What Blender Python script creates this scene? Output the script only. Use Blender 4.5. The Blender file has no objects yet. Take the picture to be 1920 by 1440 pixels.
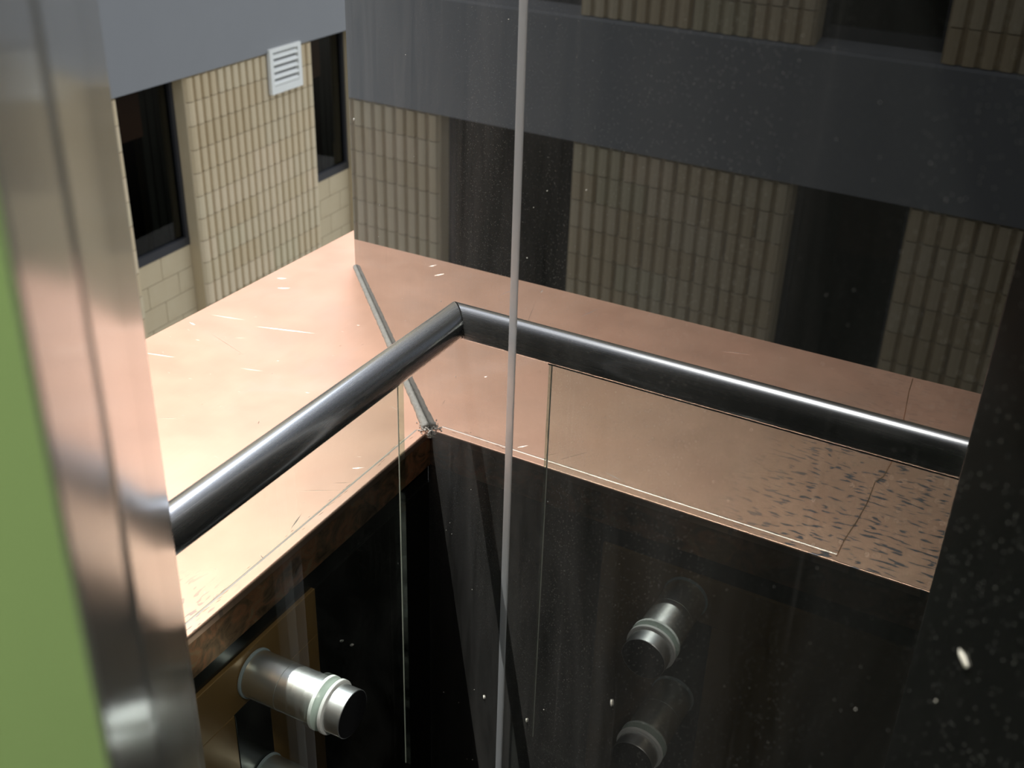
import bpy, bmesh, math, random
from mathutils import Vector, Matrix
random.seed(7)
SC = bpy.context.scene
COL = SC.collection
R = math.radians

# ------------------------------------------------------------------ camera, sky, sun, exposure
cd = bpy.data.cameras.new('camera')
cam = bpy.data.objects.new('camera', cd)
COL.objects.link(cam)
cam.location = (0.84306, -1.40180, 0.96446)
cam.rotation_euler = (1.08018604, -0.0292694, 0.4729321)
cd.sensor_width = 36
cd.lens = 2071.07 / 1920 * 36
cd.clip_start = 0.01
cd.dof.use_dof = True
cd.dof.focus_distance = 1.65
cd.dof.aperture_fstop = 8.0
SC.camera = cam
SC.view_settings.view_transform = 'Standard'
SC.view_settings.look = 'None'
SC.view_settings.gamma = 1.0
SC.view_settings.use_curve_mapping = False
SC.view_settings.exposure = 0.0

world = bpy.data.worlds.new('sky')
SC.world = world
world.use_nodes = True
wn = world.node_tree
bg = wn.nodes['Background']
sky = wn.nodes.new('ShaderNodeTexSky')
sky.sky_type = 'NISHITA'
sky.sun_disc = False
sky.sun_elevation = R(60)
sky.sun_rotation = R(0)
hsv = wn.nodes.new('ShaderNodeHueSaturation')
hsv.inputs['Saturation'].default_value = 0.45
wn.links.new(sky.outputs[0], hsv.inputs['Color'])
wn.links.new(hsv.outputs[0], bg.inputs[0])
bg.inputs[1].default_value = 0.36

sl = bpy.data.lights.new('sun', 'SUN')
sl.energy = 4.4
sl.angle = R(0.53)
sl.color = (1.0, 0.97, 0.9)
sun = bpy.data.objects.new('sun', sl)
COL.objects.link(sun)
sun.location = (-3, 1, 6)
sun.rotation_euler = Vector((0.54, -0.19, -1.0)).to_track_quat('-Z', 'Y').to_euler()

# added unseen fill light near the ceiling, brightens green wall, steel and parapet
al = bpy.data.lights.new('fill_light', 'AREA')
al.shape = 'RECTANGLE'
al.size = 1.0
al.size_y = 0.5
al.energy = 150
al.color = (1.0, 0.95, 0.85)
alo = bpy.data.objects.new('fill_light', al)
COL.objects.link(alo)
alo.location = (1.75, -1.5, 2.25)

TH = 0.762917                       # angle of the dark glass wall
NX, NY = math.cos(TH), math.sin(TH)
MX, MY = -NY, NX                    # along the glass, away from the camera
W = 0.661                           # coping width
RX, RZ, RR = 0.1262, 0.2897, 0.025  # rail


# ------------------------------------------------------------------ materials
def mat(name, col=(0.5, 0.5, 0.5), rough=0.5, metal=0.0, ior=1.5, spec=0.5):
    m = bpy.data.materials.new(name)
    m.use_nodes = True
    b = m.node_tree.nodes['Principled BSDF']
    b.inputs['Base Color'].default_value = (*col, 1)
    b.inputs['Roughness'].default_value = rough
    b.inputs['Metallic'].default_value = metal
    b.inputs['IOR'].default_value = ior
    b.inputs['Specular IOR Level'].default_value = spec
    return m


def N(m, t, **kw):
    n = m.node_tree.nodes.new(t)
    for k, v in kw.items():
        if k in n.inputs:
            n.inputs[k].default_value = v
        else:
            setattr(n, k, v)
    return n


def L(m, a, b):
    m.node_tree.links.new(a, b)


def coords(m, scale=(1, 1, 1), kind='Object', rot=(0, 0, 0)):
    tc = N(m, 'ShaderNodeTexCoord')
    mp = N(m, 'ShaderNodeMapping')
    mp.inputs['Scale'].default_value = scale
    mp.inputs['Rotation'].default_value = rot
    L(m, tc.outputs[kind], mp.inputs[0])
    return mp.outputs[0]


def ramp(m, src, stops):
    r = N(m, 'ShaderNodeValToRGB')
    e = r.color_ramp.elements
    while len(e) > 1:
        e.remove(e[-1])
    e[0].position, e[0].color = stops[0][0], (*stops[0][1], 1)
    for p, c in stops[1:]:
        x = e.new(p)
        x.color = (*c, 1)
    L(m, src, r.inputs[0])
    return r.outputs[0]


def noise(m, vec, scale, detail=4, rough=0.55, dist=0.0):
    n = N(m, 'ShaderNodeTexNoise', Scale=scale, Detail=detail, Roughness=rough, Distortion=dist)
    L(m, vec, n.inputs['Vector'])
    return n.outputs[0]


def mixc(m, fac, a, b, mode='MIX'):
    n = N(m, 'ShaderNodeMix')
    n.data_type = 'RGBA'
    n.blend_type = mode
    for s, v in ((n.inputs[0], fac), (n.inputs[6], a), (n.inputs[7], b)):
        if isinstance(v, (int, float)):
            s.default_value = v
        elif isinstance(v, tuple):
            s.default_value = (*v, 1)
        else:
            L(m, v, s)
    return n.outputs[2]


def mth(m, op, a, b=None, clamp=False):
    n = N(m, 'ShaderNodeMath')
    n.operation = op
    n.use_clamp = clamp
    for i, v in enumerate((a, b)):
        if v is None:
            continue
        if isinstance(v, (int, float)):
            n.inputs[i].default_value = v
        else:
            L(m, v, n.inputs[i])
    return n.outputs[0]


def bump(m, h, strength=0.2, dist=0.002):
    b = N(m, 'ShaderNodeBump', Strength=strength, Distance=dist)
    L(m, h, b.inputs['Height'])
    L(m, b.outputs[0], m.node_tree.nodes['Principled BSDF'].inputs['Normal'])


def bsdf(m):
    return m.node_tree.nodes['Principled BSDF']


# copper sheet
def copper_mat():
    m = mat('copper', (0.86, 0.52, 0.34), 0.42, 1.0)
    b = bsdf(m)
    b.inputs['Coat Weight'].default_value = 0.0
    b.inputs['Coat Roughness'].default_value = 0.4
    o = coords(m)
    n1 = noise(m, o, 3.0, 5, 0.6, 0.6)
    base = ramp(m, n1, [(0.3, (0.76, 0.46, 0.34)), (0.55, (0.80, 0.51, 0.38)), (0.75, (0.80, 0.55, 0.44))])
    # fine rolling grain along the sheet
    g = noise(m, coords(m, (160, 6, 1)), 1.0, 3, 0.7)
    base = mixc(m, mth(m, 'MULTIPLY', g, 0.14), base, (0.55, 0.33, 0.2))
    # rain marks, grey blue, stretched along the sheet, towards the near end
    st = noise(m, coords(m, (150, 42, 1)), 1.0, 1.5, 0.5, 0.3)
    sm = N(m, 'ShaderNodeMapRange')
    sm.inputs[1].default_value, sm.inputs[2].default_value = 0.585, 0.62
    L(m, st, sm.inputs[0])
    geo = N(m, 'ShaderNodeTexCoord')
    sp = N(m, 'ShaderNodeSeparateXYZ')
    L(m, geo.outputs['Object'], sp.inputs[0])
    gy = N(m, 'ShaderNodeMapRange')
    gy.inputs[1].default_value, gy.inputs[2].default_value = -0.48, -0.62
    L(m, sp.outputs['Y'], gy.inputs[0])
    gx = N(m, 'ShaderNodeMapRange')
    gx.inputs[1].default_value, gx.inputs[2].default_value = -0.52, -0.30
    L(m, sp.outputs['X'], gx.inputs[0])
    f = mth(m, 'MULTIPLY', mth(m, 'MULTIPLY', sm.outputs[0], gy.outputs[0]), mth(m, 'ADD', mth(m, 'MULTIPLY', gx.outputs[0], 0.85), 0.15))
    f = mth(m, 'MULTIPLY', f, 0.95)
    # broad dull patches
    bl = noise(m, coords(m, (7, 4, 1)), 1.0, 3, 0.6, 1.0)
    bm = N(m, 'ShaderNodeMapRange')
    bm.inputs[1].default_value, bm.inputs[2].default_value = 0.62, 0.78
    L(m, bl, bm.inputs[0])
    base = mixc(m, mth(m, 'MULTIPLY', bm.outputs[0], 0.25), base, (0.62, 0.50, 0.42))
    base = mixc(m, f, base, (0.16, 0.16, 0.18))
    L(m, base, b.inputs['Base Color'])
    rr = mth(m, 'ADD', mth(m, 'MULTIPLY', noise(m, o, 9, 4), 0.10), 0.35)
    L(m, rr, b.inputs['Roughness'])
    bump(m, mth(m, 'ADD', mth(m, 'MULTIPLY', g, 0.35), noise(m, coords(m, (14, 5, 1)), 1.0, 3)), 0.10, 0.002)
    return m


def patina_mat():
    m = mat('copper_patina', (0.4, 0.24, 0.14), 0.45, 0.85)
    n = noise(m, coords(m, (1, 22, 28)), 1.0, 4, 0.6, 0.8)
    c = ramp(m, n, [(0.32, (0.08, 0.045, 0.025)), (0.47, (0.27, 0.155, 0.085)), (0.56, (0.46, 0.20, 0.10)), (0.7, (0.42, 0.30, 0.17))])
    L(m, c, bsdf(m).inputs['Base Color'])
    bump(m, n, 0.15, 0.002)
    return m


def rail_mat(name='polished_steel', rough=0.16, col=(0.60, 0.61, 0.63)):
    m = mat(name, col, rough, 1.0)
    g = noise(m, coords(m, (300, 3, 300)), 1.0, 2, 0.7)
    L(m, mth(m, 'ADD', mth(m, 'MULTIPLY', g, 0.10), rough - 0.05), bsdf(m).inputs['Roughness'])
    b = bsdf(m)
    b.inputs['Coat Weight'].default_value = 1.0
    b.inputs['Coat Roughness'].default_value = 0.10
    b.inputs['Coat IOR'].default_value = 1.9
    bump(m, g, 0.03, 0.001)
    return m


def brushed_mat():
    m = mat('brushed_steel', (0.58, 0.59, 0.57), 0.42, 0.88)
    bsdf(m).inputs['Coat Weight'].default_value = 1.0
    bsdf(m).inputs['Coat Roughness'].default_value = 0.14
    g = noise(m, coords(m, (900, 900, 5)), 1.0, 3, 0.7)
    w = noise(m, coords(m, (3, 3, 5)), 1.0, 2, 0.5)
    L(m, mth(m, 'ADD', mth(m, 'MULTIPLY', g, 0.12), 0.38), bsdf(m).inputs['Roughness'])
    bump(m, mth(m, 'ADD', mth(m, 'MULTIPLY', g, 0.02), w), 0.10, 0.004)
    return m


def dark_glass_mat():
    """dark coated glass under a thin film of dust that the sun picks out"""
    m = mat('dark_tinted_glass', (0.002, 0.003, 0.0025), 0.0, 0.0, 1.68)
    nt = m.node_tree
    b = bsdf(m)
    out = nt.nodes['Material Output']
    dif = N(m, 'ShaderNodeBsdfDiffuse')
    dif.inputs[0].default_value = (0.55, 0.54, 0.52, 1)
    mx = N(m, 'ShaderNodeMixShader')
    o = coords(m)
    film = noise(m, coords(m, (7, 7, 2)), 1.0, 5, 0.7, 0.5)
    fine = noise(m, o, 420, 2, 0.8)
    fr = N(m, 'ShaderNodeMapRange')
    fr.inputs[1].default_value, fr.inputs[2].default_value = 0.30, 0.75
    fr.inputs[3].default_value, fr.inputs[4].default_value = 0.009, 0.05
    L(m, film, fr.inputs[0])
    film2 = mth(m, 'MULTIPLY', fr.outputs[0], mth(m, 'ADD', fine, 0.35))
    lw = N(m, 'ShaderNodeLayerWeight', Blend=0.5)
    film2 = mth(m, 'MULTIPLY', film2, mth(m, 'ADD', mth(m, 'MULTIPLY', mth(m, 'POWER', lw.outputs['Facing'], 3.0), 5.0), 0.3))

    def specks(scale, r, keep):
        v = N(m, 'ShaderNodeTexVoronoi', Scale=scale)
        L(m, o, v.inputs['Vector'])
        a = mth(m, 'LESS_THAN', v.outputs['Distance'], r)
        s = N(m, 'ShaderNodeSeparateColor')
        L(m, v.outputs['Color'], s.inputs[0])
        k = mth(m, 'GREATER_THAN', s.outputs[0], keep)
        return mth(m, 'MULTIPLY', a, k)
    s1 = mth(m, 'MULTIPLY', specks(420, 0.17, 0.70), 0.50)
    s2 = mth(m, 'MULTIPLY', specks(170, 0.07, 0.85), 0.7)
    patch = N(m, 'ShaderNodeMapRange')
    patch.inputs[1].default_value, patch.inputs[2].default_value = 0.42, 0.62
    L(m, noise(m, coords(m, (5, 5, 1.2)), 1.0, 3, 0.6), patch.inputs[0])
    s1 = mth(m, 'MULTIPLY', s1, mth(m, 'ADD', patch.outputs[0], 0.15))
    # thin vertical runs left by water
    run = noise(m, coords(m, (70, 70, 1.3)), 1.0, 2, 0.5)
    rn = N(m, 'ShaderNodeMapRange')
    rn.inputs[1].default_value, rn.inputs[2].default_value = 0.66, 0.74
    L(m, run, rn.inputs[0])
    f = mth(m, 'MAXIMUM', film2, mth(m, 'MAXIMUM', s1, s2))
    f = mth(m, 'ADD', f, mth(m, 'MULTIPLY', rn.outputs[0], 0.025), True)
    L(m, f, mx.inputs[0])
    L(m, b.outputs[0], mx.inputs[1])
    L(m, dif.outputs[0], mx.inputs[2])
    L(m, mx.outputs[0], out.inputs[0])
    return m


def clear_glass_mat(name='clear_glass', tint=(0.93, 0.97, 0.95), dust=0.02, frl=1.5):
    m = bpy.data.materials.new(name)
    m.use_nodes = True
    nt = m.node_tree
    nt.nodes.remove(nt.nodes['Principled BSDF'])
    out = nt.nodes['Material Output']
    tr = N(m, 'ShaderNodeBsdfTransparent')
    tr.inputs[0].default_value = (*tint, 1)
    gl = N(m, 'ShaderNodeBsdfGlossy', Roughness=0.0)
    fr = N(m, 'ShaderNodeFresnel', IOR=frl)
    gm = N(m, 'ShaderNodeNewGeometry')
    L(m, mth(m, 'ADD', frl, mth(m, 'MULTIPLY', gm.outputs['Backfacing'], 1.0 / frl - frl)), fr.inputs[0])
    mx = N(m, 'ShaderNodeMixShader')
    L(m, fr.outputs[0], mx.inputs[0])
    L(m, tr.outputs[0], mx.inputs[1])
    L(m, gl.outputs[0], mx.inputs[2])
    df = N(m, 'ShaderNodeBsdfDiffuse')
    df.inputs[0].default_value = (0.7, 0.7, 0.68, 1)
    m2 = N(m, 'ShaderNodeMixShader')
    f = noise(m, coords(m, (1, 9, 5)), 1.0, 6, 0.75, 0.6)
    r = N(m, 'ShaderNodeMapRange')
    r.inputs[1].default_value, r.inputs[2].default_value = 0.45, 0.75
    r.inputs[4].default_value = dust
    L(m, f, r.inputs[0])
    L(m, r.outputs[0], m2.inputs[0])
    L(m, mx.outputs[0], m2.inputs[1])
    L(m, df.outputs[0], m2.inputs[2])
    L(m, m2.outputs[0], out.inputs[0])
    return m


def block_mat():
    m = mat('buff_block', (0.5, 0.42, 0.3), 0.9)
    oi = N(m, 'ShaderNodeObjectInfo')
    c = ramp(m, oi.outputs['Random'], [(0.0, (0.50, 0.385, 0.225)), (0.3, (0.56, 0.44, 0.27)), (0.6, (0.54, 0.445, 0.285)), (0.85, (0.61, 0.48, 0.31)), (1.0, (0.52, 0.445, 0.28))])
    n = noise(m, coords(m), 22, 5, 0.7)
    c = mixc(m, mth(m, 'MULTIPLY', n, 0.4), c, (0.36, 0.29, 0.18))
    L(m, c, bsdf(m).inputs['Base Color'])
    bump(m, noise(m, coords(m), 60, 4, 0.7), 0.5, 0.006)
    return m


def plain(name, c1, c2, sc=8, rough=0.85, b=0.2, metal=0.0):
    m = mat(name, c1, rough, metal)
    n = noise(m, coords(m), sc, 5, 0.6)
    L(m, mixc(m, n, c1, c2), bsdf(m).inputs['Base Color'])
    bump(m, n, b, 0.003)
    return m


COPPER = copper_mat()
PATINA = patina_mat()
BRIGHTCU = mat('bare_copper_scratch', (0.97, 0.84, 0.74), 0.38, 1.0)
RAIL = rail_mat('polished_steel', 0.27, (0.80, 0.82, 0.84))
STAND = rail_mat('standoff_steel', 0.40, (0.90, 0.92, 0.92))
STEEL = brushed_mat()
DGLASS = dark_glass_mat()
PANE = clear_glass_mat()
EDGE = clear_glass_mat('glass_edge', (0.90, 0.95, 0.91), 0.28)
WASHER = mat('frosted_washer', (0.93, 0.95, 0.93), 0.45)
GASKET = mat('grey_gasket', (0.30, 0.33, 0.36), 0.5)
CAPEND = mat('dark_cap_face', (0.012, 0.012, 0.014), 0.35, 0.6)
SIL = plain('grey_silicone', (0.33, 0.345, 0.36), (0.28, 0.295, 0.31), 60, 0.45, 0.1)
SEAL = plain('dirty_sealant', (0.12, 0.12, 0.11), (0.30, 0.29, 0.26), 130, 0.6, 0.6)
DIRT = plain('grey_grit', (0.30, 0.28, 0.25), (0.50, 0.48, 0.45), 200, 0.9, 0.3)
FLAKE = mat('pale_flake', (0.85, 0.83, 0.75), 0.8)
BLOCK = block_mat()
SMOOTH = plain('smooth_buff_block', (0.50, 0.41, 0.26), (0.44, 0.34, 0.20), 6, 0.9, 0.3)
MORTAR = plain('mortar', (0.42, 0.34, 0.22), (0.35, 0.28, 0.18), 30, 0.95, 0.3)
BAND = plain('grey_painted_concrete', (0.20, 0.20, 0.195), (0.185, 0.185, 0.18), 3, 0.75, 0.1)
DFRAME = plain('dark_window_frame', (0.022, 0.022, 0.024), (0.03, 0.03, 0.033), 20, 0.4, 0.05)
WGLASS = clear_glass_mat('window_glass', (0.45, 0.47, 0.46), 0.0, 1.35)
PANE_REFL = plain('brown_pane_reflection', (0.42, 0.17, 0.09), (0.34, 0.14, 0.08), 6, 0.8, 0.1)
CURTAIN = plain('dark_curtain', (0.13, 0.11, 0.08), (0.09, 0.08, 0.06), 6, 0.9, 0.1)
VOID = mat('dark_room', (0.012, 0.012, 0.012), 0.9)
VENT = plain('white_painted_metal', (0.74, 0.73, 0.66), (0.68, 0.67, 0.60), 10, 0.5, 0.05)
GREEN = plain('green_painted_wall', (0.40, 0.60, 0.23), (0.37, 0.57, 0.21), 5, 0.7, 0.05)
WALL_REFL = plain('brown_wall_reflection', (0.30, 0.16, 0.055), (0.20, 0.11, 0.04), 9, 0.32, 0.03, 0.3)  # brown reflection in the dark cladding, put into the base colour
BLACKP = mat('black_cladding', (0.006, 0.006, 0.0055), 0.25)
DARKW = plain('dark_wall_paint', (0.02, 0.02, 0.02), (0.016, 0.016, 0.016), 5, 0.8, 0.05)
FLOORM = plain('dark_floor', (0.016, 0.015, 0.014), (0.012, 0.012, 0.012), 8, 0.6, 0.05)
GROUND = plain('grey_paving', (0.15, 0.145, 0.13), (0.12, 0.115, 0.105), 2, 0.9, 0.2)
RENDER = plain('outer_render', (0.30, 0.29, 0.27), (0.26, 0.25, 0.23), 4, 0.9, 0.2)


# ------------------------------------------------------------------ mesh helpers
class MB:
    def __init__(s):
        s.bm = bmesh.new()

    def box(s, a, b, mtx=None):
        a, b = Vector(a), Vector(b)
        vs = [s.bm.verts.new((x, y, z)) for z in (a.z, b.z) for y in (a.y, b.y) for x in (a.x, b.x)]
        fs = []
        for f in ((0, 2, 3, 1), (4, 5, 7, 6), (0, 1, 5, 4), (2, 6, 7, 3), (0, 4, 6, 2), (1, 3, 7, 5)):
            fs.append(s.bm.faces.new([vs[i] for i in f]))
        if mtx:
            bmesh.ops.transform(s.bm, matrix=mtx, verts=vs)
        return fs

    def prism(s, pts, z0, z1, axis='Z'):
        """plan outline (counter clockwise) pulled up from z0 to z1"""
        def P(p, z):
            return (p[0], p[1], z) if axis == 'Z' else ((p[0], z, p[1]) if axis == 'Y' else (z, p[0], p[1]))
        lo = [s.bm.verts.new(P(p, z0)) for p in pts]
        hi = [s.bm.verts.new(P(p, z1)) for p in pts]
        n = len(pts)
        s.bm.faces.new(lo[::-1])
        s.bm.faces.new(hi)
        for i in range(n):
            s.bm.faces.new((lo[i], lo[(i + 1) % n], hi[(i + 1) % n], hi[i]))

    def lathe_x(s, prof, cy, cz, seg=48):
        """closed solid of revolution about the x axis; prof = [(x, r), ...]"""
        rings = []
        for x, r in prof:
            rings.append([s.bm.verts.new((x, cy + r * math.cos(2 * math.pi * i / seg), cz + r * math.sin(2 * math.pi * i / seg))) for i in range(seg)])
        for a, b in zip(rings, rings[1:]):
            for i in range(seg):
                s.bm.faces.new((a[i], b[i], b[(i + 1) % seg], a[(i + 1) % seg]))
        s.bm.faces.new(rings[0])
        s.bm.faces.new(rings[-1][::-1])

    def build(s, name, m, parent=None, smooth=False, bevel=0.0, auto=False):
        bmesh.ops.recalc_face_normals(s.bm, faces=s.bm.faces)
        if bevel:
            es = [e for e in s.bm.edges if e.calc_face_angle(0) > 0.5]
            bmesh.ops.bevel(s.bm, geom=es, offset=bevel, segments=2, affect='EDGES', profile=0.6)
        me = bpy.data.meshes.new(name)
        s.bm.to_mesh(me)
        s.bm.free()
        me.materials.append(m)
        if smooth:
            for p in me.polygons:
                p.use_smooth = True
            if auto:
                me.set_sharp_from_angle(angle=R(35))
        o = bpy.data.objects.new(name, me)
        COL.objects.link(o)
        if parent:
            o.parent = parent
        return o


def tag(o, label=None, cat=None, group=None, kind=None):
    if label:
        o['label'] = label
    if cat:
        o['category'] = cat
    if group:
        o['group'] = group
    if kind:
        o['kind'] = kind
    return o


def empty(name, loc=(0, 0, 0), rz=0.0):
    o = bpy.data.objects.new(name, None)
    o.empty_display_size = 0.1
    COL.objects.link(o)
    o.location = loc
    o.rotation_euler = (0, 0, rz)
    return o


def box(name, a, b, m, parent=None, bevel=0.0):
    k = MB()
    k.box(a, b)
    return k.build(name, m, parent, bevel=bevel)


ZF, ZC = -1.05, 2.30                # floor and ceiling of the room
E1 = (0.2544, -0.8449)              # far edge of the steel clad jamb
F1 = (0.585, -1.180)                # fold in the steel
G1 = (0.6653, -1.2639)                # where the green wall begins

# ------------------------------------------------------------------ setting: our own building
far = 3.2
fl = box('floor', (0.0, -4.0, ZF - 0.1), (far, 0.6, ZF), FLOORM)
tag(fl, 'dark floor of the room behind the balustrade', kind='structure')
k = MB()
k.prism([(0.0, -0.845), (far, -4.0), (far, 0.9), (-0.30, 0.9), (-0.30, 0.32), (0.0, 0.0)], ZC, ZC + 0.2)
k.prism([(0.0, -0.845), (0.0, -4.0), (far, -4.0)], ZC, ZC + 0.2)
ce = k.build('ceiling', DARKW)
tag(ce, 'dark ceiling over the balustrade', kind='structure')
wb = box('wall_back', (0.6, -4.1, ZF), (far, -4.0, ZC), DARKW)
tag(wb, 'dark back wall of the room', kind='structure')
wr = box('wall_right', (far, -4.1, ZF), (far + 0.1, 1.0, ZC), DARKW)
tag(wr, 'dark right wall of the room', kind='structure')
# solid pier whose slanted reveal carries the steel
k = MB()
k.prism([(E1[0] - 0.012, E1[1] - 0.012), (-0.70, -0.857), (-0.70, -4.2), (0.60, -4.2), (0.60, -1.9), (G1[0] - 0.012, G1[1] - 0.012)][::-1], -6.0, 4.5)
pier = k.build('wall_pier', RENDER)
tag(pier, 'masonry pier behind the steel jamb', kind='structure')
# green painted wall
k = MB()
k.prism([(G1[0] - 0.0005, G1[1] - 0.0015), (G1[0] - 0.014, G1[1] - 0.0045), (0.605, -1.9), (0.605, -4.0), (0.640, -4.0), (0.640, -1.9)], ZF, ZC)
gw = k.build('wall_left', GREEN)
tag(gw, 'green painted wall at the left edge, out of focus', kind='structure')
# brushed steel jamb: small rounded nose, flat reveal, soft fold, narrow return
def norm2(a, b):
    d = Vector((b[0] - a[0], b[1] - a[1]))
    return d.normalized()
d1 = norm2(E1, F1)
d2 = norm2(F1, G1)
outer = []
n1 = Vector((-d1.y, d1.x))          # points towards the glass wall
r0 = 0.006
cx0 = Vector(E1) - n1 * r0 + d1 * 0.002
for i in range(9):
    a = math.radians(180 - 180 * i / 16)
    outer.append(tuple(cx0 + d1 * (math.cos(a) * r0) + n1 * (math.sin(a) * r0)))
Fv = Vector(F1)
for i in range(25):                  # soft fold with a low rib
    t = i / 24
    p = (Fv - d1 * 0.02) * (1 - t) ** 2 + Fv * 2 * t * (1 - t) + (Fv + d2 * 0.02) * t * t
    outer.append(tuple(p + n1 * 0.0011 * math.exp(-((t - 0.5) / 0.2) ** 2)))
outer.append(G1)
n2 = Vector((-d2.y, d2.x))
inner = [tuple(Vector(G1) - n2 * 0.012), tuple(Fv - n1 * 0.012), tuple(cx0 - n1 * 0.008 - d1 * 0.006)]
k = MB()
k.prism(outer + inner, ZF, ZC)
jamb = k.build('trim_1', STEEL, smooth=True, auto=True)
tag(jamb, 'tall brushed stainless steel jamb at the left, mirroring the copper', kind='structure')

# parapet wall under the coping, dark clad; brown panels and black strip paint reflections
k = MB()
k.prism([(-W + 0.03, -0.857), (-0.020, -0.857), (-0.020, 0.012), (-0.51, 0.51), (-0.545, 0.98), (-W + 0.03, 0.98)], -6.0, -0.004)
par = k.build('wall_front', RENDER)
tag(par, 'low parapet wall carrying the copper coping', kind='structure')


def panel(name, y0, y1, z0, z1, m, x1=-0.006):
    return box(name, (-0.020, y0, z0), (x1, y1, z1), m, par, bevel=0.0015)


panel('panel', -0.843, -0.532, ZF, -0.200, WALL_REFL)
panel('panel', -0.456, -0.333, ZF, -0.200, WALL_REFL)
panel('panel', -0.843, -0.333, -0.1995, -0.112, WALL_REFL)
panel('panel', -0.5315, -0.4565, ZF, -0.200, BLACKP, -0.0062)  # dark stripe in the wall's reflection, put in as a black strip
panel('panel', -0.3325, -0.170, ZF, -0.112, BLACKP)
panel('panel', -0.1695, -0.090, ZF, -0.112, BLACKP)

# ------------------------------------------------------------------ copper coping
cop = empty('copper_coping', (0, 0, 0))
tag(cop, 'bright copper coping on the parapet, in front of and mirrored by the dark glass', 'ledge')
LAP = -0.70


def sheet(y0, pts, dz, name='sheet'):
    k = MB()
    k.prism(pts, -0.003 + dz, 0.0 + dz)
    return k.build(name, COPPER, cop)


sheet(0, [(-W, LAP), (-0.003, LAP), (-0.003, -0.002), (-0.532, 0.555), (-0.545, 1.0), (-W, 1.0)], 0.0)
sheet(0, [(-W, -0.845), (-0.003, -0.845), (-0.003, LAP + 0.004), (-W, LAP + 0.004)], 0.0008, 'sheet')
# turned inner edge: a rolled nose and the upright fascia under it
k = MB()
prof = []
for i in range(7):
    a = math.radians(90 - 90 * i / 6)
    prof.append((-0.003 + 0.0035 * math.cos(a), -0.0033 + 0.0035 * math.sin(a)))
prof += [(0.0005, -0.012), (-0.003, -0.012), (-0.003, -0.0028)]
k.prism([(p[0], p[1]) for p in prof][::-1], -0.845, -0.004, 'Y')
tag(k.build('rolled_edge', COPPER, cop, smooth=True, auto=True), 'shiny rolled inner edge of the copper')
def slant(name, xa, xb, ya, za, zb, m, parent=None):
    k = MB()
    ye = lambda x: -x * NX / NY - 0.0004
    k.prism([(xa, ya), (xb, ya), (xb, ye(xb)), (xa, ye(xa))], za, zb)
    return k.build(name, m, parent)


slant('fascia', -0.0195, -0.0005, -0.845, -0.070, -0.0121, PATINA, cop)['label'] = 'mottled brown copper upstand below the edge'
box('outer_drip', (-W - 0.002, -0.845, -0.09), (-W + 0.001, 1.0, -0.0005), COPPER, cop)
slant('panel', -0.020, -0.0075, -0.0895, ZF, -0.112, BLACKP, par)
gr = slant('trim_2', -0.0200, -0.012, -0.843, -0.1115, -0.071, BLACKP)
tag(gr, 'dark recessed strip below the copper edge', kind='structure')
# raised crease that runs beside the inner edge
k = MB()
k.prism([(-0.0225, 0.0), (-0.0205, 0.0006), (-0.0185, 0.0)][::-1], -0.845, -0.012, 'Y')
k.build('edge_crease', BRIGHTCU, cop)
# wandering lap line between the two sheets
k = MB()
lp = [(-0.655, -0.672), (-0.597, -0.677), (-0.50, -0.690), (-0.396, -0.702), (-0.32, -0.707), (-0.271, -0.706), (-0.245, -0.698), (-0.18, -0.702), (-0.125, -0.701), (-0.06, -0.697), (-0.013, -0.698)]
for (xa, ya), (xb, yb) in zip(lp, lp[1:]):
    k.prism([(xa, ya), (xb, yb), (xb, yb + 0.0016), (xa, ya + 0.0016)][::-1], 0.0009, 0.0013)
tag(k.build('lap_line', PATINA, cop), 'dark wandering lap line across the copper')
# bright scratches and burrs
k = MB()


def sliver(x, y, dx, dy, w, h=0.0006, z=0.0):
    d = Vector((dx, dy, 0))
    n = Vector((-dy, dx, 0)).normalized() * w
    a = Vector((x, y, z))
    v = [k.bm.verts.new(p) for p in (a, a + d * 0.5 - n, a + d, a + d * 0.5 + n, a + d * 0.5 + Vector((0, 0, h)))]
    for i in range(4):
        k.bm.faces.new((v[i], v[(i + 1) % 4], v[4]))
    k.bm.faces.new(v[:4][::-1])


for a, b, w in (((-0.515, 0.178), (-0.395, 0.211), 0.0010), ((-0.630, 0.176), (-0.553, 0.191), 0.0008), ((-0.643, 0.126), (-0.625, 0.122), 0.0022),
                ((-0.518, 0.116), (-0.50, 0.125), 0.0006), ((-0.625, -0.024), (-0.557, -0.008), 0.0010), ((-0.60, 0.356), (-0.575, 0.37), 0.002),
                ((-0.581, 0.11), (-0.44, 0.06), 0.0005), ((-0.425, 0.018), (-0.38, 0.03), 0.0008), ((-0.635, 0.40), (-0.615, 0.41), 0.0030),
                ((-0.088, -0.266), (-0.02, -0.225), 0.0005), ((-0.046, -0.167), (-0.03, -0.155), 0.0018), ((-0.05, -0.22), (-0.02, -0.20), 0.0004),
                ((-0.224, 0.018), (-0.216, 0.022), 0.0016), ((-0.106, 0.037), (-0.085, 0.03), 0.0005), ((-0.567, -0.315), (-0.586, -0.375), 0.0008),
                ((-0.164, -0.797), (-0.157, -0.823), 0.0009), ((-0.04, -0.31), (-0.03, -0.35), 0.0015), ((-0.03, -0.42), (-0.015, -0.43), 0.0012),
                ((-0.27, -0.12), (-0.265, -0.13), 0.0009), ((-0.43, -0.2), (-0.39, -0.18), 0.0005), ((-0.35, -0.3), (-0.34, -0.31), 0.0010)):
    sliver(a[0], a[1], b[0] - a[0], b[1] - a[1], w)
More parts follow.
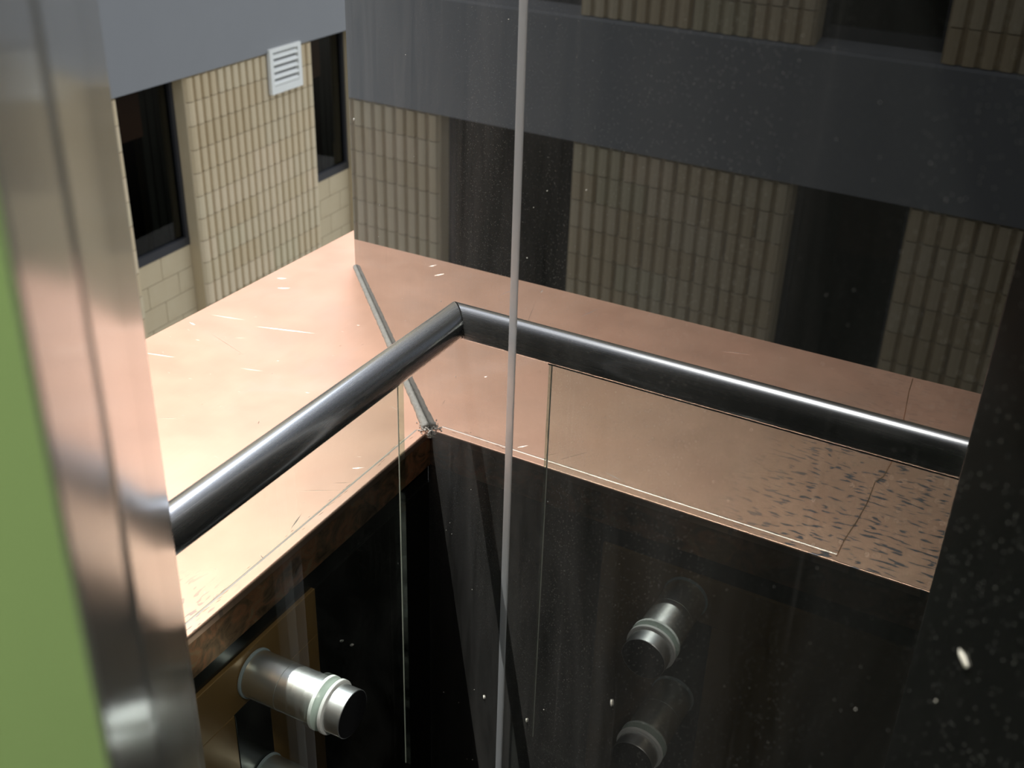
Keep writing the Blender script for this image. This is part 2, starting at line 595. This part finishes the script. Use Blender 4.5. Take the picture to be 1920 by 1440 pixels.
for i in range(70):
    x, y = random.uniform(-0.64, -0.03), random.uniform(-0.62, 0.3)
    if x * NX + y * NY > -0.03:
        continue
    a = random.choice((0.25, 0.3, 2.8, 1.4)) + random.uniform(-0.25, 0.25)
    l = random.uniform(0.002, 0.010)
    sliver(x, y, math.cos(a) * l, math.sin(a) * l, random.uniform(0.0002, 0.0005), 0.0003)
for i in range(46):
    y = random.uniform(-0.70, -0.02)
    sliver(-0.020 + random.uniform(-0.006, 0.006), y, 0.001, random.uniform(0.006, 0.02), 0.0003, 0.0005)
sc = k.build('scratches', BRIGHTCU, cop)
tag(sc, 'pale scratches in the copper', kind='stuff')

# ------------------------------------------------------------------ dark glass wall (two panes at 45 degrees to the parapet)


def glass_pane(name, t0, t1, outline, label):
    """outline in (t, z); t runs along the glass from the coping corner, positive away from the camera"""
    o = empty(name, (0, 0, 0))
    k = MB()
    th = 0.012
    lo = [k.bm.verts.new((MX * t, MY * t, z)) for t, z in outline]
    hi = [k.bm.verts.new((MX * t + NX * th, MY * t + NY * th, z)) for t, z in outline]
    k.bm.faces.new(lo)
    k.bm.faces.new(hi[::-1])
    n = len(outline)
    for i in range(n):
        k.bm.faces.new((lo[i], lo[(i + 1) % n], hi[(i + 1) % n], hi[i]))
    p = k.build('glass', DGLASS, o)
    tag(o, label, 'glass panel')
    return o


ta = -0.4390
tb = -0.4675
gp1 = glass_pane('dark_glass_panel', ta, 0.77, [(ta, ZF), (0.018, ZF), (0.018, 0.0006), (0.7702, 0.0006), (0.7702, ZC - 0.003), (ta, ZC - 0.003)],
                 'dark reflective glass panel standing on the copper, left of the grey joint')
gp2 = glass_pane('dark_glass_panel', -2.8, tb, [(-2.8, ZF), (tb, ZF), (tb, ZC - 0.003), (-2.8, ZC - 0.003)],
                 'dark reflective glass panel right of the grey joint, filling the right side')
# polished far edge of the first pane
k = MB()
k.box((0, 0, 0.002), (0.0012, 0.0125, ZC), Matrix.Translation((MX * 0.7703, MY * 0.7703, 0)) @ Matrix.Rotation(TH - math.pi / 2 + math.pi / 2, 4, 'Z') @ Matrix.Rotation(math.pi / 2, 4, 'Z') @ Matrix.Translation((0, -0.0125, 0)))
tag(k.build('polished_edge', EDGE, gp1), 'pale polished edge of the glass')
# particles stuck to the glass
for par_o, rng, lab in ((gp1, (-0.44, 0.75), 60), (gp2, (-1.5, -0.47), 45)):
    k = MB()
    for i in range(lab):
        t = random.uniform(*rng)
        z = random.uniform(-0.6, 1.3)
        if t > 0 and z < 0.02:
            continue
        r = random.uniform(0.0003, 0.0007)
        c = Vector((MX * t - NX * r * 0.3, MY * t - NY * r * 0.3, z))
        bmesh.ops.create_icosphere(k.bm, subdivisions=1, radius=r, matrix=Matrix.Translation(c) @ Matrix.Diagonal((1, 1, random.uniform(0.7, 1.6), 1)))
    tag(k.build('dust_grains', FLAKE, par_o), kind='stuff')


def flake(t, z, rx, rz, tilt, label, name='paint_flake'):
    k = MB()
    bmesh.ops.create_icosphere(k.bm, subdivisions=2, radius=1.0)
    for v in k.bm.verts:
        v.co *= 1 + 0.25 * math.sin(v.co.x * 7 + v.co.z * 5) * math.cos(v.co.y * 6)
    M = Matrix.Translation((MX * t - NX * 0.0008, MY * t - NY * 0.0008, z)) @ Matrix.Rotation(TH + math.pi / 2, 4, 'Z') @ Matrix.Rotation(tilt, 4, 'Y') @ Matrix.Diagonal((rx, 0.001, rz, 1))
    bmesh.ops.transform(k.bm, matrix=M, verts=k.bm.verts)
    o = k.build(name, FLAKE)
    tag(o, label, 'flake')


flake(-0.368, -0.269, 0.0032, 0.0026, 0.3, 'small white crumb stuck on the dark glass just left of the grey joint')
flake(-1.248, 0.578, 0.0050, 0.0018, -0.5, 'pale elongated chip stuck on the dark glass at the far right')
flake(-0.572, -0.120, 0.0012, 0.0030, 0.1, 'tiny white sliver on the dark glass just right of the grey joint')
flake(-0.830, 0.154, 0.0008, 0.0034, 0.3, 'thin yellowish sliver on the dark glass beside the mirrored spacers')
flake(0.706, 0.352, 0.0022, 0.0026, 0.2, 'white speck near the far upright edge of the dark glass')

# silicone joint between the panes, slightly proud
k = MB()
pts = []
for i in range(9):
    a = math.pi * i / 8
    pts.append((tb - 0.0006 + (ta - tb + 0.0012) * (0.5 - 0.5 * math.cos(a)), -0.0016 * math.sin(a)))
pts += [(ta + 0.0, 0.010), (tb - 0.0, 0.010)]
P3 = [(MX * t + NX * d, MY * t + NY * d) for t, d in pts]
k.prism(P3, ZF, ZC)
jo = k.build('silicone_joint', SIL, smooth=True, auto=True)
tag(jo, 'pale grey upright silicone joint between the two dark glass panels', 'joint')

# lumpy sealant bead where the glass meets the copper
k = MB()
seg = 90
rings = []
for i in range(seg + 1):
    t = 0.005 + 0.758 * i / seg
    f = i / seg
    w = 0.0055 + 0.0035 * (1 - f) + random.uniform(-0.0005, 0.0005) + (0.0012 if t < 0.06 else 0) * random.uniform(0.2, 1.2)
    if i == seg:
        w = 0.003
    ring = []
    for j in range(7):
        a = math.pi / 2 * j / 6
        d = 0.002 + w * math.cos(a) * 1.15
        z = 0.0 + w * 0.8 * math.sin(a) + (0.0004 * random.uniform(-1, 1) if 0 < j < 6 else 0)
        ring.append(k.bm.verts.new((MX * t - NX * d, MY * t - NY * d, z)))
    ring.append(k.bm.verts.new((MX * t + NX * 0.001, MY * t + NY * 0.001, 0.0035)))
    ring.append(k.bm.verts.new((MX * t + NX * 0.001, MY * t + NY * 0.001, 0.0)))
    rings.append(ring)
for a, b in zip(rings, rings[1:]):
    for j in range(9):
        k.bm.faces.new((a[j], a[(j + 1) % 9], b[(j + 1) % 9], b[j]))
k.bm.faces.new(rings[0])
k.bm.faces.new(rings[-1][::-1])
sb = k.build('sealant_bead', SEAL, smooth=True)
tag(sb, 'grey dirty sealant bead along the foot of the glass on the copper', 'sealant')
# grit that gathered at the near end of the bead
k = MB()
for i in range(150):
    t = abs(random.gauss(0, 0.016)) - 0.010
    d = abs(random.gauss(0, 0.007)) + 0.001
    x, y = MX * t - NX * d, MY * t - NY * d
    z = random.uniform(0.0, 0.003) if x < -0.004 else random.uniform(-0.012, 0.001)
    if x > 0.008:
        continue
    r = random.uniform(0.0006, 0.0019)
    bmesh.ops.create_icosphere(k.bm, subdivisions=1, radius=r, matrix=Matrix.Translation((x, y, z + r * 0.5)) @ Matrix.Diagonal((1.3, 1, 0.8, 1)))
gt = k.build('grit', DIRT)
tag(gt, 'clump of grey grit at the corner of copper and glass', 'dirt', kind='stuff')

# ------------------------------------------------------------------ handrail
hr = empty('handrail', (RX, -0.45, RZ))
tag(hr, 'round polished steel handrail running up to the dark glass', 'handrail')
k = MB()
seg = 96
ys = [-0.845 + 0.03 * i for i in range(24)]
rings = []
for y in ys + [None]:
    ring = []
    for i in range(seg):
        a = 2 * math.pi * i / seg
        x, z = RR * math.cos(a), RR * math.sin(a)
        yy = y if y is not None else (-(RX + x) * NX / NY - 0.0015)
        ring.append(k.bm.verts.new((x, yy + 0.45, z)))
    rings.append(ring)
for a, b in zip(rings, rings[1:]):
    for i in range(seg):
        k.bm.faces.new((a[i], b[i], b[(i + 1) % seg], a[(i + 1) % seg]))
k.bm.faces.new(rings[0])
k.bm.faces.new(rings[-1][::-1])
k.build('rail', RAIL, hr, smooth=True, auto=True)
# channel insert below the tube that grips the pane
box('glazing_channel', (-0.009, -0.395, -0.0262), (0.009, 0.163, -0.022), DFRAME, hr, bevel=0.001)

# ------------------------------------------------------------------ clear balustrade pane
bp = empty('balustrade_pane', (RX, -0.56, -0.47))
tag(bp, 'clear toughened glass pane hanging under the handrail', 'glass panel')
x0, x1 = -0.005, 0.005
yl, yr, z0, z1 = -0.284, 0.273, 0.0, RZ - RR + 0.47 - 0.0015
k = MB()
rc = 0.012
pts = [(yr, z1), (yl, z1), (yl, z0)]
for i in range(6):
    a = -math.pi / 2 + math.pi / 2 * i / 5
    pts.append((yr - rc + rc * math.cos(a), z0 + rc + rc * math.sin(a)))
k.prism(pts, x0, x1, 'X')
k.build('pane', PANE, bp)
e1 = box('pane_edge', (x0 + 0.0008, yr, z0 + rc), (x1 - 0.0008, yr + 0.0006, z1), EDGE, bp)
e1['label'] = 'greenish polished upright edge'
box('arris', (x0 - 0.0002, yr - 0.0008, z0 + rc), (x0 + 0.0008, yr + 0.0008, z1), FLAKE, bp)
box('pane_edge', (x0 + 0.0008, yl, z0 - 0.0006), (x1 - 0.0008, yr - rc, z0), EDGE, bp)


# ------------------------------------------------------------------ stand-off spacers
def standoff(z, label):
    o = empty('glass_standoff', (0, -0.4835, z))
    tag(o, label, 'glass fixing', 'steel spacers that hold the clear pane')

    def part(name, prof, m, **kw):
        k = MB()
        k.lathe_x(prof, 0, 0, 64)
        return k.build(name, m, o, smooth=True, auto=True)
    part('wall_gasket', [(-0.006, 0.0365), (-0.0052, 0.0375), (-0.0022, 0.0375), (-0.0015, 0.0365)], GASKET)['label'] = 'grey ring against the wall'
    part('spacer_barrel', [(-0.0014, 0.0345), (-0.0008, 0.0352), (0.0545, 0.0352), (0.055, 0.0346)], STAND)
    part('spacer_barrel', [(0.0553, 0.0346), (0.0558, 0.0352), (0.1145, 0.0352), (0.115, 0.0346)], STAND)
    part('washer', [(0.1152, 0.0385), (0.1157, 0.0393), (0.1205, 0.0393), (0.1210, 0.0385)], WASHER)['label'] = 'milky white washer'
    part('washer', [(0.1314, 0.0385), (0.1319, 0.0393), (0.1362, 0.0393), (0.1368, 0.0385)], WASHER)['label'] = 'milky white washer'
    part('cap', [(0.1372, 0.0340), (0.1378, 0.0348), (0.1630, 0.0348), (0.1637, 0.0342)], STAND)
    part('cap_face', [(0.16375, 0.0338), (0.1640, 0.0336), (0.1641, 0.0325)], CAPEND)['label'] = 'dark flat end of the cap'
    return o


standoff(-0.159, 'upper of the two round steel spacers holding the clear pane')
standoff(-0.367, 'lower round steel spacer, cut by the bottom of the picture')

# ------------------------------------------------------------------ ground and building across the court
gd = box('ground', (-16, -14, -6.2), (-0.6, 18, -6.0), GROUND)
tag(gd, 'grey paving of the court below', kind='structure')

PHI = 0.0384
B = empty('brick_building', (-6.238, 3.0, 0.0), PHI)
tag(B, 'buff ribbed block building with a grey band and dark windows across the court', 'building')
ZB0, ZB1 = -1.385, -0.455           # grey band
ZS = -3.02                          # window foot
CH, BL = 0.225, 0.45
piers = [(-1.60, 0.22), (1.04, 2.80), (4.07, 5.44), (6.31, 8.336), (9.19, 10.6)]
wins = [(0.22, 1.04), (2.80, 4.07), (5.44, 6.31), (8.336, 9.19)]


def Y(y):
    return y - 3.0


# body
box('backing', (-1.6, Y(-3.2), -6.0), (-0.70, Y(12.4), 5.4), VOID, B)
for y0, y1 in piers:
    for za, zb in ((-6.0, ZB0), (ZB1, 5.4)):
        box('pier_core', (-0.70, Y(y0), za), (-0.030, Y(y1), zb), MORTAR, B)
        # smooth rendered reveals of the pier
        for ya, yb in ((y0 - 0.004, y0), (y1, y1 + 0.004)):
            box('reveal', (-0.69, Y(ya), za if za > -5 else ZS - 0.9), (-0.028, Y(yb), min(zb, 2.0)), SMOOTH, B)
for y0, y1 in wins:
    box('spandrel_core', (-0.185, Y(y0) + 0.004, -6.0), (-0.165, Y(y1) - 0.004, ZS), MORTAR, B)
box('end_wall', (-0.70, Y(-3.2), -6.0), (0.0, Y(-1.6), 5.4), SMOOTH, B)
box('end_wall', (-0.70, Y(10.6), -6.0), (0.0, Y(12.4), 5.4), SMOOTH, B)
# band
k = MB()
k.prism([(-0.69, ZB0), (0.02, ZB0), (0.02, ZB1 - 0.02), (0.008, ZB1), (-0.03, ZB1 + 0.004), (-0.16, ZB1 + 0.05), (-0.69, ZB1 + 0.05)], Y(-1.6), Y(10.6), 'Y')
bd = k.build('band', BAND, B)
bd['label'] = 'wide grey concrete band with sloping sill'
# shadow gap under the band on the piers
# ribbed blocks
def block_mesh(nr, h, rounded=False, w=None):
    k = MB()
    w = w or nr * BL / 4
    pitch = w / nr
    pts = [(0.0 + 0.004, -0.004)]
    y = 0.004
    prof = []
    for i in range(nr):
        a = i * pitch
        if rounded and i == 0:
            prof += [(a + 0.004, -0.02), (a + 0.010, 0.004), (a + 0.03, 0.026), (a + 0.06, 0.035), (a + pitch - 0.016, 0.035)]
        else:
            prof += [(a + 0.014, 0.006), (a + 0.026, 0.034), (a + 0.058, 0.037), (a + pitch - 0.020, 0.034)]
        prof += [(a + pitch - 0.010, 0.006)]
    prof = [(w - 0.004 if q[0] > w - 0.004 else q[0], q[1]) for q in prof]
    pl = [(0.004, -0.004)] + prof + [(w - 0.004, -0.004)]
    if rounded:
        pl = prof + [(w - 0.004, -0.02)]
    # plan outline in (x, y): x outwards
    k.prism([(p[1] - 0.030, p[0]) for p in pl][::-1], 0.0, h - 0.008)
    bmesh.ops.recalc_face_normals(k.bm, faces=k.bm.faces)
    me = bpy.data.meshes.new('block')
    k.bm.to_mesh(me)
    k.bm.free()
    me.materials.append(BLOCK)
    return me


cache = {}


def put_block(y, z, nr, rounded=False, flip=False, pitch=None):
    key = (nr, rounded, round(pitch, 4))
    if key not in cache:
        cache[key] = block_mesh(nr, CH, rounded, pitch * nr)
    o = bpy.data.objects.new('block', cache[key])
    COL.objects.link(o)
    o.parent = B
    o.location = (0, Y(y), z)
    return o


def lay(y0, y1, ztop, n, down=True, first=0):
    nrib = max(4, round((y1 - y0) / 0.1125))
    pitch = (y1 - y0) / nrib
    for c in range(n):
        z = ztop - (c + 1) * CH if down else ztop + c * CH
        r = 0
        cut = 4 if (c + first) % 2 == 0 else 2
        while r < nrib:
            nr = min(cut, nrib - r)
            put_block(y0 + r * pitch, z, nr, r == 0 and y0 > 5, pitch=pitch)
            r += nr
            cut = 4


for i, (y0, y1) in enumerate(piers):
    n = {0: 9, 1: 9, 2: 11, 3: 11, 4: 6}[i]
    lay(y0 if i else -0.68, y1 if i < 4 else 9.19 + 0.45, ZB0 - 0.012, n)
    if i < 3:
        lay(y0 if i else -0.68, y1, ZB1 + 0.008, 3, False)
# the rest of the ribbed skin, above and below what the picture can tell apart
k = MB()
for i, (y0, y1) in enumerate(piers):
    nrib = max(4, round((y1 - y0) / 0.1125))
    p = (y1 - y0) / nrib
    for r in range(nrib):
        a = Y(y0 + r * p)
        zs = ZB0 - 0.012 - {0: 9, 1: 9, 2: 11, 3: 11, 4: 6}[i] * CH
        spans = [(-6.0, zs - 0.006), (ZB1 + 0.008 + (3 * CH if i < 3 else 0), 5.4)]
        if (i == 0 and y0 + r * p < -0.69) or (i == 4 and y0 + r * p > 9.63):
            spans = [(-6.0, ZB0 - 0.012), (ZB1 + 0.008, 5.4)]
        for za, zb in spans:
            k.box((-0.034, a + 0.014, za), (0.004, a + p - 0.012, zb))
rs = k.build('ribbed_skin', BLOCK, B)
rs['kind'] = 'stuff'
# smooth blocks below the windows
sm_mesh = {}
for y0, y1 in wins:
    nb = 2 if y1 - y0 < 1.1 else 3
    w = (y1 - y0 - 0.01) / nb
    for c in range(4):
        off = 0.5 * w if c % 2 else 0
        edges = [y0 + 0.005] + [y0 + 0.005 + off + w * j for j in range(0 if off else 1, nb + 1) if y0 + 0.005 + off + w * j < y1 - 0.03] + [y1 - 0.005]
        for a, b in zip(edges, edges[1:]):
            key = round(b - a, 3)
            if key not in sm_mesh:
                kk = MB()
                kk.box((-0.170, 0.003, 0.003), (-0.150, b - a - 0.003, CH - 0.003))
                o = kk.build('smooth_block', SMOOTH, B)
                sm_mesh[key] = o.data
            else:
                o = bpy.data.objects.new('smooth_block', sm_mesh[key])
                COL.objects.link(o)
                o.parent = B
            o.location = (0, Y(a), ZS - (c + 1) * CH)


# windows
def window(y0, y1, zb, zt, reflection, idx):
    X = -0.16
    a, b = Y(y0) + 0.006, Y(y1) - 0.006
    k = MB()
    k.box((X - 0.05, a, zb), (X + 0.015, b, zb + 0.085))
    k.box((X - 0.05, a, zt - 0.05), (X + 0.012, b, zt))
    k.box((X - 0.05, a, zb + 0.085), (X + 0.012, a + 0.04, zt - 0.05))
    k.box((X - 0.05, b - 0.04, zb + 0.085), (X + 0.012, b, zt - 0.05))
    f = k.build('window', DFRAME, B)
    f['label'] = 'dark framed window with painted brown reflection' if reflection else 'dark framed window'
    box('pane', (X - 0.026, a + 0.03, zb + 0.08), (X - 0.02, b - 0.03, zt - 0.04), WGLASS, f)
    if reflection:
        box('reflection', (X - 0.11, a + 0.0, zt - 0.50), (X - 0.10, a + 0.62 * (b - a), zt - 0.02), PANE_REFL, f)  # brown reflection in the window pane, put in as a coloured board
    k = MB()
    ya = a + 0.62 * (b - a)
    for j in range(6):
        yy = ya + (b - ya) * j / 6
        k.box((X - 0.16 - 0.02 * (j % 2), yy, zb - 0.6), (X - 0.12 - 0.02 * (j % 2), yy + (b - ya) / 6, zt))
    k.build('curtain', CURTAIN, f)
    return f


for i, (y0, y1) in enumerate(wins):
    window(y0, y1, ZS, ZB0 - 0.004, i in (0, 2, 3), i)
    window(y0, y1, ZB1 + 0.045, 1.6, False, i)
    box('upper_spandrel', (-0.6, Y(y0) + 0.006, 1.6), (-0.165, Y(y1) - 0.006, 5.4), SMOOTH, B)
# roof edge
box('roof', (-1.7, Y(-3.25), 5.4), (0.06, Y(12.45), 5.6), BAND, B)

# louvred vent
V = empty('vent_grille', (-6.238, 3.0, 0.0), PHI)
tag(V, 'white louvred vent grille on the ribbed wall just under the grey band', 'vent')
vy0, vy1, vz0, vz1 = Y(7.545), Y(8.085), -1.80, -1.352
k = MB()
fw = 0.055
k.box((0.005, vy0, vz0), (0.045, vy1, vz0 + 0.075))
k.box((0.005, vy0, vz1 - 0.04), (0.045, vy1, vz1))
k.box((0.005, vy0, vz0 + 0.075), (0.045, vy0 + fw, vz1 - 0.04))
k.box((0.005, vy1 - fw, vz0 + 0.075), (0.045, vy1, vz1 - 0.04))
k.build('frame', VENT, V)
box('back_plate', (0.002, vy0 + 0.01, vz0 + 0.01), (0.008, vy1 - 0.01, vz1 - 0.01), DFRAME, V)
n = 5
span = (vz1 - 0.04) - (vz0 + 0.075)
for i in range(n):
    zc = vz0 + 0.075 + span * i / n
    k = MB()
    k.prism([(0.012, zc + span / n * 0.62), (0.040, zc + 0.004), (0.043, zc + 0.008), (0.043, zc + span / n * 0.40), (0.016, zc + span / n * 0.70)], vy0 + fw - 0.003, vy1 - fw + 0.003, 'Y')
    k.build('slat', VENT, V)
